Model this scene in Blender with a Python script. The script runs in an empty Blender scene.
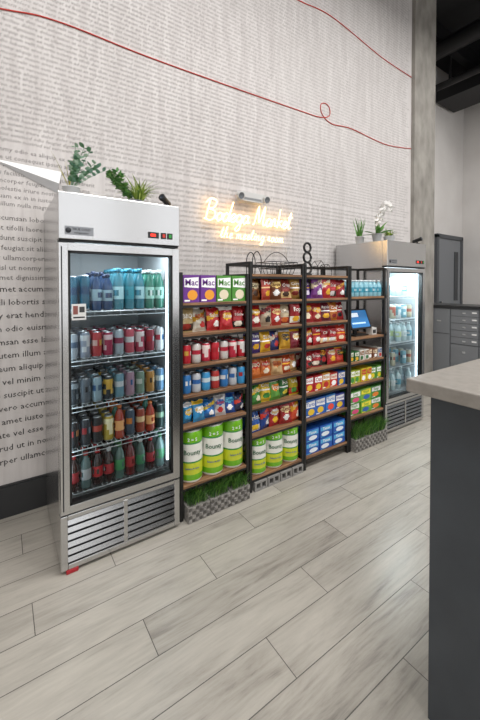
import bpy, math, random
from mathutils import Vector, Matrix, noise as mnoise
random.seed(7)
R = random.random
def U(a,b): return a+(b-a)*random.random()
scene = bpy.context.scene
try:
    scene.view_settings.view_transform = 'Standard'
    scene.view_settings.look = 'None'
except Exception as e: print(e)

# ---------------------------------------------------------------- helpers
def lin(h):
    if not isinstance(h,str): return h
    h=h.lstrip('#'); out=[]
    for i in (0,2,4):
        c=int(h[i:i+2],16)/255
        out.append(c/12.92 if c<=.04045 else ((c+.055)/1.055)**2.4)
    return tuple(out)
_M={}
def mat(h, rough=.5, metal=0, emit=0, name=None, coat=0):
    key=(h,rough,metal,emit,coat)
    if key in _M: return _M[key]
    m=bpy.data.materials.new(name or ('paint_'+str(h).strip('#')))
    m.use_nodes=True
    b=m.node_tree.nodes['Principled BSDF']
    c=lin(h)
    b.inputs['Base Color'].default_value=(*c,1)
    b.inputs['Roughness'].default_value=rough
    b.inputs['Metallic'].default_value=metal
    if coat: b.inputs['Coat Weight'].default_value=coat
    if emit:
        b.inputs['Emission Color'].default_value=(*c,1)
        b.inputs['Emission Strength'].default_value=emit
    _M[key]=m
    return m
def nodes(m):
    m.use_nodes=True
    return m.node_tree, m.node_tree.nodes, m.node_tree.links
def link(o, parent=None):
    scene.collection.objects.link(o)
    if parent: o.parent=parent
    return o
def empty(name, loc=(0,0,0)):
    e=bpy.data.objects.new(name,None); e.empty_display_size=.1
    scene.collection.objects.link(e); return e

class MB:
    def __init__(s): s.v=[];s.f=[];s.mi=[];s.sm=[];s.mats=[]
    def idx(s,m):
        if m not in s.mats: s.mats.append(m)
        return s.mats.index(m)
    def add(s,vs,fs,ms,M=None,smooth=False):
        n=len(s.v)
        if M is not None: vs=[M@Vector(v) for v in vs]
        s.v.extend([tuple(v) for v in vs])
        if not isinstance(ms,list): ms=[ms]*len(fs)
        for f,m in zip(fs,ms):
            s.f.append([i+n for i in f]); s.mi.append(s.idx(m)); s.sm.append(smooth)
    def box(s,x0,x1,y0,y1,z0,z1,m,M=None):
        vs=[(x0,y0,z0),(x1,y0,z0),(x1,y1,z0),(x0,y1,z0),(x0,y0,z1),(x1,y0,z1),(x1,y1,z1),(x0,y1,z1)]
        fs=[(3,2,1,0),(4,5,6,7),(0,1,5,4),(1,2,6,5),(2,3,7,6),(3,0,4,7)]
        s.add(vs,fs,m,M)
    def lathe(s,cx,cy,z,prof,ms,n=14,M=None,rot=0):
        vs=[];fs=[];fm=[]
        for r,h in prof:
            for i in range(n):
                a=2*math.pi*i/n+rot
                vs.append((cx+r*math.cos(a),cy+r*math.sin(a),z+h))
        for k in range(len(prof)-1):
            mm=ms[k] if isinstance(ms,list) else ms
            for i in range(n):
                j=(i+1)%n
                fs.append((k*n+i,k*n+j,(k+1)*n+j,(k+1)*n+i))
                fm.append(mm[i%len(mm)] if isinstance(mm,tuple) else mm)
        s.add(vs,fs,fm,M,True)
        k=len(prof)-1
        if prof[0][0]>1e-4: s.add(vs[:n],[tuple(range(n-1,-1,-1))],fm[0],M)
        if prof[k][0]>1e-4: s.add(vs[k*n:],[tuple(range(n))],fm[-1],M)
    def tube(s,pts,r,m,n=6,closed=False):
        pts=[Vector(p) for p in pts]; N=len(pts); vs=[];fs=[]
        for i,p in enumerate(pts):
            if closed: t=pts[(i+1)%N]-pts[i-1]
            else: t=pts[min(i+1,N-1)]-pts[max(i-1,0)]
            if t.length<1e-9: t=Vector((0,0,1))
            t.normalize()
            a=t.cross(Vector((0,0,1)) if abs(t.z)<.9 else Vector((0,1,0))).normalized(); b=t.cross(a)
            rr=r[i] if isinstance(r,list) else r
            for k in range(n):
                q=2*math.pi*k/n; vs.append(p+a*math.cos(q)*rr+b*math.sin(q)*rr)
        for i in range(N if closed else N-1):
            j=(i+1)%N
            for k in range(n):
                l=(k+1)%n; fs.append((i*n+k,i*n+l,j*n+l,j*n+k))
        if not closed:
            fs.append(tuple(range(n))[::-1]); fs.append(tuple((N-1)*n+k for k in range(n)))
        s.add(vs,fs,m,None,True)
    def obj(s,name,parent=None,bevel=0,seg=2):
        me=bpy.data.meshes.new(name); me.from_pydata(s.v,[],s.f)
        for m in s.mats: me.materials.append(m)
        me.polygons.foreach_set('material_index',s.mi)
        me.polygons.foreach_set('use_smooth',s.sm)
        me.update()
        o=bpy.data.objects.new(name,me); link(o,parent)
        if bevel:
            b=o.modifiers.new('bevel','BEVEL'); b.width=bevel; b.segments=seg; b.limit_method='ANGLE'
        return o

_T={}
def textgeo(t,bold=.012):
    if t in _T: return _T[t]
    c=bpy.data.curves.new('tmp','FONT'); c.body=t; c.size=1; c.resolution_u=2; c.align_x='CENTER'; c.align_y='CENTER'
    c.offset=bold
    o=bpy.data.objects.new('tmp',c); scene.collection.objects.link(o)
    dg=bpy.context.evaluated_depsgraph_get()
    me=o.evaluated_get(dg).to_mesh()
    vs=[(v.co.x,v.co.y) for v in me.vertices]; fs=[tuple(p.vertices) for p in me.polygons]
    o.evaluated_get(dg).to_mesh_clear()
    bpy.data.objects.remove(o)
    w=max(v[0] for v in vs)-min(v[0] for v in vs)
    _T[t]=(vs,fs,w); return _T[t]
def text_flat(mb,t,cx,cz,y,w,m,maxh=None,M=None):
    vs,fs,W=textgeo(t); k=w/W
    if maxh: k=min(k,maxh/.75)
    yy=y if callable(y) else (lambda a,b:y)
    mb.add([(cx+a*k,yy(cx+a*k,cz+b*k),cz+b*k) for a,b in vs],fs,m,M)
def text_cyl(mb,t,cx,cy,r,ang,cz,w,m,maxh=None):
    vs,fs,W=textgeo(t); k=w/W
    if maxh: k=min(k,maxh/.75)
    out=[]
    for a,b in vs:
        q=ang+a*k/r
        out.append((cx+r*math.cos(q),cy+r*math.sin(q),cz+b*k))
    mb.add(out,fs,m)

# ---------------------------------------------------------------- procedural surfaces
def steel_mat(name,base=.66,rough=.3,sx=3,sz=140):
    m=bpy.data.materials.new(name); nt,N,L=nodes(m); b=N['Principled BSDF']
    b.inputs['Metallic'].default_value=1
    tc=N.new('ShaderNodeTexCoord'); mp=N.new('ShaderNodeMapping'); mp.inputs['Scale'].default_value=(sx,sx,sz)
    ns=N.new('ShaderNodeTexNoise'); ns.inputs['Scale'].default_value=2; ns.inputs['Detail'].default_value=4
    L.new(tc.outputs['Object'],mp.inputs[0]); L.new(mp.outputs[0],ns.inputs['Vector'])
    r=N.new('ShaderNodeMapRange'); r.inputs['To Min'].default_value=rough-.04; r.inputs['To Max'].default_value=rough+.06
    L.new(ns.outputs[0],r.inputs[0]); L.new(r.outputs[0],b.inputs['Roughness'])
    cr=N.new('ShaderNodeMapRange'); cr.inputs['To Min'].default_value=base-.035; cr.inputs['To Max'].default_value=base+.035
    L.new(ns.outputs[0],cr.inputs[0])
    cb=N.new('ShaderNodeCombineColor')
    for i in range(3): L.new(cr.outputs[0],cb.inputs[i])
    L.new(cb.outputs[0],b.inputs['Base Color'])
    return m
STEEL=steel_mat('brushed_steel',.57,.22)
STEEL2=steel_mat('liner_aluminium',.6,.4)
CHROME=mat('#d0d2d4',.2,1)
def glass_mat():
    m=bpy.data.materials.new('clear_glass'); nt,N,L=nodes(m); N.remove(N['Principled BSDF'])
    out=N['Material Output']; t=N.new('ShaderNodeBsdfTransparent'); t.inputs[0].default_value=(.9,.94,.94,1)
    g=N.new('ShaderNodeBsdfGlossy'); g.inputs['Roughness'].default_value=.02
    f=N.new('ShaderNodeFresnel'); f.inputs[0].default_value=1.35
    mx=N.new('ShaderNodeMixShader'); L.new(f.outputs[0],mx.inputs[0]); L.new(t.outputs[0],mx.inputs[1]); L.new(g.outputs[0],mx.inputs[2])
    L.new(mx.outputs[0],out.inputs[0]); return m
GLASS=glass_mat()
def noisy(name,c1,c2,scale,rough=.7,bump=0,stretch=(1,1,1),metal=0):
    m=bpy.data.materials.new(name); nt,N,L=nodes(m); b=N['Principled BSDF']
    tc=N.new('ShaderNodeTexCoord'); mp=N.new('ShaderNodeMapping'); mp.inputs['Scale'].default_value=stretch
    ns=N.new('ShaderNodeTexNoise'); ns.inputs['Scale'].default_value=scale; ns.inputs['Detail'].default_value=6
    r=N.new('ShaderNodeValToRGB'); r.color_ramp.elements[0].color=(*lin(c1),1); r.color_ramp.elements[1].color=(*lin(c2),1)
    r.color_ramp.elements[0].position=.3; r.color_ramp.elements[1].position=.7
    L.new(tc.outputs['Object'],mp.inputs[0]); L.new(mp.outputs[0],ns.inputs['Vector']); L.new(ns.outputs[0],r.inputs[0]); L.new(r.outputs[0],b.inputs['Base Color'])
    b.inputs['Roughness'].default_value=rough; b.inputs['Metallic'].default_value=metal
    if bump:
        bp=N.new('ShaderNodeBump'); bp.inputs['Strength'].default_value=bump; bp.inputs['Distance'].default_value=.01
        L.new(ns.outputs[0],bp.inputs['Height']); L.new(bp.outputs[0],b.inputs['Normal'])
    return m
WOOD=noisy('rustic_wood','#5a3d2a','#a37a56',2,.5,0,(2,30,30))
BLACK=mat('#161616',.45)
WALLPAPER=noisy('wallpaper_base','#c6c1bf','#d6d2d0',3,.75,0,(7,7,.7))
WHITEWALL=noisy('white_plaster','#cfcbc8','#d8d5d2',2,.8)
CONC=noisy('concrete','#7e7a74','#a09c95',7,.85,.3,(1,1,.5))
DARKCEIL=noisy('black_ceiling_paint','#121213','#1c1c1e',6,.8)

def floor_mat():
    m=bpy.data.materials.new('plank_tile_floor'); nt,N,L=nodes(m); b=N['Principled BSDF']
    def M(op,a,bv=None,c=None):
        n=N.new('ShaderNodeMath'); n.operation=op
        for i,x in enumerate((a,bv,c)):
            if x is None: continue
            if isinstance(x,(int,float)): n.inputs[i].default_value=x
            else: L.new(x,n.inputs[i])
        return n.outputs[0]
    g=N.new('ShaderNodeNewGeometry'); sp=N.new('ShaderNodeSeparateXYZ'); L.new(g.outputs['Position'],sp.inputs[0])
    X,Y=sp.outputs[0],sp.outputs[1]
    yy=M('DIVIDE',M('SUBTRACT',Y,.02),.19); row=M('FLOOR',yy); fy=M('SUBTRACT',yy,row)
    xx=M('DIVIDE',M('SUBTRACT',M('SUBTRACT',X,.93),M('MULTIPLY',M('SUBTRACT',row,5),.39)),1.19)
    col=M('FLOOR',xx); fx=M('SUBTRACT',xx,col)
    dy=M('MULTIPLY',M('MINIMUM',fy,M('SUBTRACT',1,fy)),.19)
    dx=M('MULTIPLY',M('MINIMUM',fx,M('SUBTRACT',1,fx)),1.19)
    dd=M('MINIMUM',dx,dy)
    grout=M('LESS_THAN',dd,.0018)
    cb=N.new('ShaderNodeCombineXYZ'); L.new(row,cb.inputs[0]); L.new(col,cb.inputs[1])
    wn=N.new('ShaderNodeTexWhiteNoise'); wn.noise_dimensions='3D'; L.new(cb.outputs[0],wn.inputs['Vector'])
    rnd=wn.outputs['Value']
    gv=N.new('ShaderNodeCombineXYZ'); L.new(M('MULTIPLY',X,1.5),gv.inputs[0]); L.new(M('MULTIPLY',Y,9),gv.inputs[1]); L.new(M('MULTIPLY',rnd,37),gv.inputs[2])
    n1=N.new('ShaderNodeTexNoise'); n1.inputs['Scale'].default_value=1.4; n1.inputs['Detail'].default_value=9; n1.inputs['Roughness'].default_value=.7; n1.inputs['Distortion'].default_value=.5
    L.new(gv.outputs[0],n1.inputs['Vector'])
    gv2=N.new('ShaderNodeCombineXYZ'); L.new(M('MULTIPLY',X,5),gv2.inputs[0]); L.new(M('MULTIPLY',Y,80),gv2.inputs[1]); L.new(M('MULTIPLY',rnd,11),gv2.inputs[2])
    n2=N.new('ShaderNodeTexNoise'); n2.inputs['Scale'].default_value=1; n2.inputs['Detail'].default_value=4
    L.new(gv2.outputs[0],n2.inputs['Vector'])
    v=M('ADD',M('ADD',M('MULTIPLY',n1.outputs[0],.70),M('MULTIPLY',n2.outputs[0],.25)),M('MULTIPLY',rnd,.12))
    r=N.new('ShaderNodeValToRGB'); e=r.color_ramp.elements
    e[0].position=.34; e[0].color=(*lin('#7f7a73'),1); e[1].position=.70; e[1].color=(*lin('#b9b4aa'),1)
    k=e.new(.46); k.color=(*lin('#a09b92'),1); k=e.new(.56); k.color=(*lin('#ada89f'),1)
    L.new(v,r.inputs[0])
    mx=N.new('ShaderNodeMixRGB'); L.new(grout,mx.inputs[0]); L.new(r.outputs[0],mx.inputs[1]); mx.inputs[2].default_value=(*lin('#55524e'),1)
    L.new(mx.outputs[0],b.inputs['Base Color'])
    rr=N.new('ShaderNodeMapRange'); rr.inputs['To Min'].default_value=.22; rr.inputs['To Max'].default_value=.40
    L.new(n1.outputs[0],rr.inputs[0]); L.new(rr.outputs[0],b.inputs['Roughness'])
    bp=N.new('ShaderNodeBump'); bp.inputs['Strength'].default_value=.25; bp.inputs['Distance'].default_value=.002
    L.new(M('MULTIPLY',M('SUBTRACT',1,grout),M('ADD',.8,M('MULTIPLY',n2.outputs[0],.2))),bp.inputs['Height']); L.new(bp.outputs[0],b.inputs['Normal'])
    return m

# ---------------------------------------------------------------- room
WY=2.74; CH=5.75
def roombox(name,x0,x1,y0,y1,z0,z1,m):
    mb=MB(); mb.box(x0,x1,y0,y1,z0,z1,m); return mb.obj(name)
roombox('floor',-2.6,8.3,-4.6,3.7,-.1,0,floor_mat())
roombox('wall_back',-2.6,4.80,WY,WY+.15,0,CH,WALLPAPER)
roombox('wall_recess',4.80,8.3,3.5,3.65,0,CH,WHITEWALL)
roombox('wall_right',8.15,8.3,-4.6,3.5,0,CH,WHITEWALL)
roombox('wall_left',-2.6,-2.45,-4.6,WY,0,CH,WHITEWALL)
roombox('ceiling',-2.6,8.3,-4.6,3.7,CH,CH+.1,DARKCEIL)
mb=MB()
for a,b2 in ((-2.6,-1.9),(.1,.5),(2.5,2.9),(4.9,5.3),(7.3,8.3)):
    mb.box(a,b2,-4.6,-4.45,0,CH,WHITEWALL)
mb.box(-2.6,8.3,-4.6,-4.45,0,.4,WHITEWALL); mb.box(-2.6,8.3,-4.6,-4.45,4.6,CH,WHITEWALL)
mb.obj('wall_front')
for i,(a,b2) in enumerate(((-1.9,.1),(.5,2.5),(2.9,4.9),(5.3,7.3))):  # unseen windows, added so world light enters the room as ambient
    mb=MB()
    for x in (a,(a+b2)/2-.02,b2-.04): mb.box(x,x+.04,-4.55,-4.5,.4,4.6,BLACK)
    for z in (.4,2.5,4.56): mb.box(a,b2,-4.55,-4.5,z,z+.04,BLACK)
    mb.obj('added_window_%d'%(i+1))
roombox('concrete_column',4.80,5.36,2.69,3.499,0,CH,CONC)
mb=MB(); mb.box(-2.45,4.80,WY-.018,WY,0,.2,mat('#2b2c2e',.5)); mb.box(-2.45,4.80,WY-.012,WY,.2,.215,mat('#2b2c2e',.5)); mb.obj('baseboard_back',bevel=.003)
mb=MB(); G=mat('#777a7e',.5); Gd=mat('#4b4e52',.5)
mb.box(6.98,7.06,3.44,3.499,0,2.5,Gd); mb.box(7.98,8.06,3.44,3.499,0,2.5,Gd); mb.box(6.98,8.06,3.44,3.499,2.44,2.52,Gd)
mb.box(7.06,7.98,3.46,3.499,0,2.44,G); mb.box(7.7,7.86,3.45,3.46,1.2,2.2,mat('#2a3036',.1)); mb.box(7.1,7.13,3.40,3.46,1.0,1.2,CHROME); mb.box(7.1,7.24,3.39,3.41,1.08,1.1,CHROME)
mb.obj('door_1',bevel=.004)
dk=mat('#1b1b1d',.5)
mb=MB(); mb.tube([(5.95,-4.4,5.35),(5.95,3.45,5.35)],.13,dk,14); mb.tube([(6.5,-4.4,5.05),(6.5,3.45,5.05)],.06,dk,10)
mb.box(6.9,7.6,-4.4,3.45,5.0,5.3,dk)
for y in (-3,-1,1,3): mb.box(5.9,6.0,y,y+.04,5.35,CH,dk); mb.box(6.48,6.52,y,y+.03,5.05,CH,dk); mb.box(7.2,7.24,y,y+.04,5.3,CH,dk)
for y in (-2.5,-.5,1.4,2.9): mb.box(5.5,8.14,y,y+.12,5.5,CH,dk)
mb.obj('ceiling_ductwork')

# ---------------------------------------------------------------- wallpaper lettering
words="lorem ipsum dolor sit amet tifolli vercenim nonmy euismod tincidunt ut laoreet magna aliquam erat volutpat wisi enim ad minim veniam quis nostrud exerci tation ullamcorper suscipit lobortis nisl aliquip ex ea commodo consequat duis autem vel eum iriure in hendrerit vulputate velit esse molestie illum dolore feugiat nulla facilisis vero eros accumsan iusto odio dignissim".split()
WW={w_:textgeo(w_)[2]+.33 for w_ in words}
let=empty('wallpaper_lettering')
def block(x0,ztop,w,h,size,ls,color,shear=0,off=0):
    c=bpy.data.curves.new('lettering','FONT'); c.size=size; c.resolution_u=1; c.shear=shear; c.offset=off
    c.space_line=ls
    lines=int(h/(size*ls))
    out=[]
    for _ in range(lines):
        s='';t=0
        for _k in range(400):
            q=random.choice(words)
            if t+WW[q]*size>w: break
            s+=q+' '; t+=WW[q]*size
        out.append(s)
    c.body='\n'.join(out)
    c.materials.append(mat(color,.8))
    o=bpy.data.objects.new('lettering_block',c); link(o,let)
    o.rotation_euler=(math.pi/2,0,0); o.location=(x0,WY-.0015,ztop-size*.8)
    return o
block(-1.0,1.52,1.6,1.27,.056,1.55,'#3a3838',0,.0002)
block(-1.0,1.98,1.6,.46,.048,1.35,'#6d6a69',0)
block(-1.0,2.42,1.6,.44,.042,1.2,'#8b8786',.1)
block(.65,2.42,4.12,2.1,.038,1.1,'#a09c9a',.3)
block(-1.0,5.7,5.78,3.26,.035,1.0,'#a19d9b',.35)

def cr(pts,n=10,closed=False):
    P=[Vector(p) for p in pts]; out=[]
    for i in range(len(P)-1):
        p0=P[max(i-1,0)];p1=P[i];p2=P[i+1];p3=P[min(i+2,len(P)-1)]
        for k in range(n):
            t=k/n
            out.append(.5*((2*p1)+(-p0+p2)*t+(2*p0-5*p1+4*p2-p3)*t*t+(-p0+3*p1-3*p2+p3)*t**3))
    out.append(P[-1]); return out
red=mat('#c23a30',.6)
mb=MB(); Y=WY-.006
l1=[(-1.6,2.9),(-.8,3.1),(0,3.28),(.345,3.341),(.995,3.332),(1.873,3.348),(2.653,3.37),(2.95,3.385),(3.10,3.44),(3.10,3.53),(3.03,3.56),(2.96,3.52),(2.99,3.42),(3.15,3.36),(3.482,3.391),(4.086,3.36),(4.4,3.38),(4.79,3.437)]
mb.tube(cr([(a,Y,b) for a,b in l1]),.0045,red)
l2=[(1.0,4.9),(1.8,4.62),(2.51,4.512),(3.126,4.565),(4.086,4.454),(4.79,4.431)]
mb.tube(cr([(a,Y,b) for a,b in l2]),.0045,red)
mb.obj('red_thread_mural')
mb=MB(); pw=mat('#f4f4f4',.6); pg=mat('#c9c9cb',.6)
mb.add([(-.05,WY-.004,2.325),(.36,WY-.004,2.31),(.34,WY-.05,2.215),(.33,WY-.004,2.16)],[(0,2,1),(0,3,2)],[pw,pg])
mb.add([(-.05,WY-.003,2.325),(.36,WY-.003,2.31),(.33,WY-.003,2.16)],[(0,2,1)],pg)
mb.obj('paper_airplane')

# ---------------------------------------------------------------- products
SIL=mat('#c4c7ca',.3,.9)
def can(mb,x,y,z,c1,c2,r=.031,h=.14,n=14):
    a,b=mat(c1,.3,.15),mat(c2,.3,.15); d=mat(random.choice(['#1c1e22','#e8e8e4','#c8a040','#a02028','#205080']),.3,.15)
    st=random.randint(0,3)
    if st==0: A,B,C=a,b,a
    elif st==1: A,B,C=a,(b,b,b,a,a,d,a),a
    elif st==2: A,B,C=(a,a,b,b),(a,b,b,b,a,a,a),b
    else: A,B,C=a,(d,d,a,b,b,b,a),a
    mb.lathe(x,y,z,[(r*.8,0),(r,h*.06),(r,h*.26),(r,h*.46),(r,h*.68),(r,h*.88),(r*.8,h*.97),(r*.8,h),(r*.7,h*.97),(0,h*.97)],[SIL,a,A,B,C,a,SIL,SIL,SIL],n,rot=R()*6)
def bottle(mb,x,y,z,liq,lab,cap,r=.033,h=.23,n=14):
    a=mat(liq,.12,0,0,None,.5); b=mat(lab,.4); c=mat(cap,.4)
    mb.lathe(x,y,z,[(r*.85,0),(r,h*.05),(r*.96,h*.22),(r,h*.25),(r,h*.33),(r,h*.47),(r,h*.55),(r*.97,h*.58),(r*.9,h*.7),(r*.42,h*.87),(r*.4,h*.91),(r*.46,h*.91),(r*.46,h),(0,h)],[a,a,a,b,(b,b,b,a,c,a,b),b,a,a,a,a,c,c,c],n,rot=R()*6)
WORDS=['Chips','Crisp','Tasty','Snax','Puffs','Nacho','Kettle','Salsa','BBQ','Pop','Corn','Hot','Zest','Ripple']
def bag(mb,x,y,z,w,h,t,c1,c2,c3,lean=.12,yaw=0,rough=.22,front=True):
    if R()<.4 and c3!='#ffffff': c2,c3=c3,c2
    A,B,C=mat(c1,rough,.15,0,None,.4),mat(c2,rough,.05),mat(c3,rough,.05)
    M=Matrix.Translation((x,y,z))@Matrix.Rotation(yaw,4,'Z')@Matrix.Rotation(-lean,4,'X')
    nu,nv=14,18; vs=[];sd=R()*50
    def off(u,v):
        u=min(1,max(0,u)); v=min(1,max(0,v))
        if v<.06 or v>.94: return 0
        f=(max(0,1-abs(2*u-1)**2.2))**.55*max(0,min(1,math.sin(math.pi*(v-.05)/.9)))**.45
        cre=.18*math.sin(u*22+sd)*(abs(v-.5)*2)**2
        return max(0,t/2*f*(1+.5*mnoise.noise(Vector((u*3.5,v*3.5,sd)))+.28*mnoise.noise(Vector((u*9,v*9,sd)))+cre))
    for side in (-1,1):
        for j in range(nv+1):
            v=j/nv
            for i in range(nu+1):
                u=i/nu; ww=w*(1-.12*math.sin(math.pi*v))
                zz=v*h+ (.005*math.sin(u*9+sd) if v>.9 else 0)
                vs.append(((u-.5)*ww,side*(off(u,v)+.0006),zz))
    fs=[];fm=[];W=nu+1;n0=W*(nv+1); style=random.randint(0,4)
    for j in range(nv):
        for i in range(nu):
            q=j*W+i; fs.append((q,q+1,q+1+W,q+W))
            u=(i+.5)/nu; v=(j+.5)/nv
            m=A
            if style==0:
                if ((u-.5)/.4)**2+((v-.66)/.14)**2<1: m=B
                elif ((u-.5)/.26)**2+((v-.3)/.13)**2<1: m=C
            elif style==1:
                if v>.58+.3*(u-.5) and v<.78+.3*(u-.5): m=B
                elif ((u-.65)/.22)**2+((v-.28)/.14)**2<1: m=C
            elif style==2:
                if v>.82: m=C
                elif ((u-.5)/.36)**2+((v-.58)/.17)**2<1: m=B
            elif style==3:
                if v<.36 and v>.06: m=C if ((u-.45)/.3)**2+((v-.22)/.12)**2<1 else B
            else:
                if v>.5 and v<.58: m=C
                if ((u-.5)/.3)**2+((v-.27)/.13)**2<1: m=B
            fm.append(m)
            q2=q+n0; fs.append((q2+1,q2,q2+W,q2+1+W)); fm.append(A)
    mb.add(vs,fs,fm,M,True)
    if front:
        zc={0:.66,1:.67,2:.58,3:.62,4:.72}[style]*h
        tc=C if style in (0,1,2) else mat('#f6f2ea',.4)
        if style in(0,1,2) and c3=='#ffffff': tc=A
        text_flat(mb,random.choice(WORDS),0,zc,lambda a,b:-off(a/w+.5,b/h)-.0035,w*.62,tc,h*.2,M)
def cbox(mb,x0,x1,y0,y1,z0,z1,c1,c2,c3,txt=None,tcol='#ffffff'):
    A,B,C=mat(c1,.4),mat(c2,.4),mat(c3,.4)
    mb.box(x0,x1,y0,y1,z0,z1,A)
    w=x1-x0;h=z1-z0;e=.0012
    mb.add([(x0+.06*w,y0-e,z0+.56*h),(x1-.06*w,y0-e,z0+.52*h),(x1-.06*w,y0-e,z0+.92*h),(x0+.06*w,y0-e,z0+.88*h)],[(0,1,2,3)],B)
    n=12; cx=(x0+x1)/2+U(-.1,.1)*w;cz=z0+.27*h; rx=.32*w; rz=.19*h
    mb.add([(cx+rx*math.cos(6.2832*i/n),y0-e,cz+rz*math.sin(6.2832*i/n)) for i in range(n)],[tuple(range(n))],C)
    mb.add([(x0+.06*w,y0-e,z0+.04*h),(x0+.4*w,y0-e,z0+.04*h),(x0+.4*w,y0-e,z0+.1*h),(x0+.06*w,y0-e,z0+.1*h)],[(0,1,2,3)],B)
    if txt: text_flat(mb,txt,(x0+x1)/2,z0+.72*h,y0-2*e,w*.78,mat(tcol,.5),h*.26)

bags=MB(); boxes=MB(); cans_=MB(); towels=MB()
YF=2.04
def bagrow(x0,x1,z,cols,n,h=.165,w=None,t=.062,depth=2):
    step=(x1-x0)/n; w=w or step*1.18
    for dpt in range(depth-1,-1,-1):
        for i in range(n):
            c=cols[int(i*len(cols)/n)]
            bag(bags,x0+step*(i+.5)+U(-.006,.006),YF+.052+U(-.014,.014)+dpt*.08,z+.001,w*U(.9,1.03),h*U(.86,1.06),t*U(.8,1.1),c[0],c[1],c[2],lean=U(.02,.24),yaw=U(-.28,.28),front=dpt==0)
A0,A1=.965,1.465; B0,B1=1.515,2.015; C0,C1=2.065,2.57; D0,D1=2.63,3.12
WOODT=.018
w=(A1-A0)/4
for i,(c,c2,c3) in enumerate((('#6b2f8f','#ffffff','#f0a030'),('#6b2f8f','#ffffff','#f0a030'),('#4d8f33','#ffffff','#e8dcc0'),('#4d8f33','#ffffff','#e8dcc0'))):
    for k in range(2):
        cbox(boxes,A0+w*i+.004,A0+w*(i+1)-.004,YF+.02+k*.06,YF+.07+k*.06,1.405,1.585,c,c2,c3,'Mac',c)
bagrow(A0,A1,1.205,[('#b8a070','#8d2a20','#3c2a20'),('#c8c0b0','#b02c28','#c89830'),('#b4222a','#f2f0ea','#e8b020'),('#b4222a','#e8b020','#f2f0ea'),('#a01c22','#f0e8d8','#202020')],5,.17)
for j in range(3):
    for i in range(7):
        can(cans_,A0+.035+i*.072,YF+.045+j*.08,1.001,['#b41f2e','#c8c4c0','#b82840'][i%3],['#d8d4d0','#b0243a','#e4d0cc'][i%3],.032,.13)
for j in range(3):
    for i in range(7):
        can(cans_,A0+.035+i*.072,YF+.045+j*.08,.806,['#2d6fae','#b8bcc2','#3a8fc4','#a8302c'][i%4],['#d8d8da','#2c60a0','#c8d8e0','#d8d0c8'][i%4],.032,.13)
bagrow(A0,A1,.606,[('#2f90c8','#f0f4f8','#e8c030'),('#1f6fb8','#f0d040','#ffffff'),('#c8c8ca','#2c60b0','#c03030'),('#1f4fa0','#58c0e8','#ffffff'),('#242f50','#d84030','#ffffff')],6,.14)
def towel(x,y,z,r=.078,h=.30):
    lime=mat('#6fb41c',.25,0,0,None,.4); wh=mat('#ecece4',.25,0,0,None,.4); yl=mat('#c8d030',.25,0,0,None,.4); gr=mat('#2f8a3a',.3)
    n=26; prof=[(r*.90,0),(r*.98,.010),(r,h*.05),(r,h*.16),(r,h*.38),(r,h*.41),(r,h*.74),(r,h*.77),(r,h*.90),(r*.97,h*.975),(r*.85,h),(r*.32,h*.985),(r*.28,h*.9),(0,h*.9)]
    ms=[wh,wh,lime,yl,gr,wh,gr,lime,lime,wh,wh,wh,mat('#a08868')]
    k=len(towels.v)
    towels.lathe(x,y,z,prof,ms,n,rot=R())
    for q in range(k,len(towels.v)):
        vx=Vector(towels.v[q]); d=Vector((vx.x-x,vx.y-y,0))
        nn=mnoise.noise(Vector((vx.x*45,vx.y*45,vx.z*18)))*.0022
        if d.length>r*.8: vx+=d.normalized()*nn; towels.v[q]=tuple(vx)
    ang=-math.pi/2-.35+U(-.25,.25)
    text_cyl(towels,'Bounty',x,y,r+.003,ang,z+h*.58,r*1.5,mat('#1d5f3c',.4),.065)
    text_cyl(towels,'Bounty',x,y,r+.003,ang+2.3,z+h*.58,r*1.5,mat('#1d5f3c',.4),.065)
    text_cyl(towels,'Select-A-Size',x,y,r+.003,ang,z+h*.28,r*1.2,mat('#1f5a9c',.4),.03)
    text_cyl(towels,'2 = 5',x,y,r+.003,ang,z+h*.83,r*.8,mat('#f4f4f0',.4),.03)
for i in range(3):
    towel(A0+.084+i*.166,YF+.085,.221,.081,.345)
    towel(A0+.084+i*.166,YF+.25,.221,.081,.345)
bagrow(B0,B1,1.405,[('#7a4a22','#d8c8a0','#402818'),('#a8382a','#e8c890','#e8b030'),('#6a3a20','#e8c878','#ffffff'),('#8a3428','#d8b880','#402818'),('#b08a48','#7a2820','#ffffff')],5,.18)
bagrow(B0,B1,1.205,[('#a8242a','#f0ece0','#e8b030'),('#b8a890','#a8242a','#303030'),('#b02c28','#f0d890','#ffffff'),('#c8b898','#c86428','#8a2820'),('#982228','#f0ece0','#e8b030')],5,.18)
bagrow(B0,B1,1.01,[('#3c2a70','#e8b030','#ffffff'),('#d8a828','#b02c28','#ffffff'),('#24306a','#e8e0d0','#c02c28'),('#c89828','#303030','#ffffff'),('#7a2030','#f0e8d8','#e8b030'),('#28282c','#d83a30','#e8b030')],5,.175)
bagrow(B0,B1,.82,[('#c86a28','#f4e8d0','#c02820'),('#c8a878','#b86828','#8a3820'),('#b84a24','#f4e8d0','#f0b830'),('#c09860','#b84828','#ffffff')],5,.165)
bagrow(B0,B1,.625,[('#3f8a3a','#e8e0c0','#f0c830'),('#d8b830','#3f8a3a','#ffffff'),('#589838','#f4f0e0','#e88828'),('#2f6f38','#e8d848','#ffffff'),('#c8b028','#4f8f38','#c03828')],5,.17)
bagrow(B0,B1,.415,[('#2458a8','#f0f0f0','#e8c030'),('#1f4088','#e84030','#ffffff'),('#b0282c','#f0f0f0','#f0c030'),('#a02428','#f0d8a0','#ffffff'),('#c84828','#f8e8d8','#e8b030')],5,.18)
for i in range(3):
    towel(B0+.084+i*.166,YF+.085,.106,.081,.29)
    towel(B0+.084+i*.166,YF+.25,.106,.081,.29)
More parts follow.
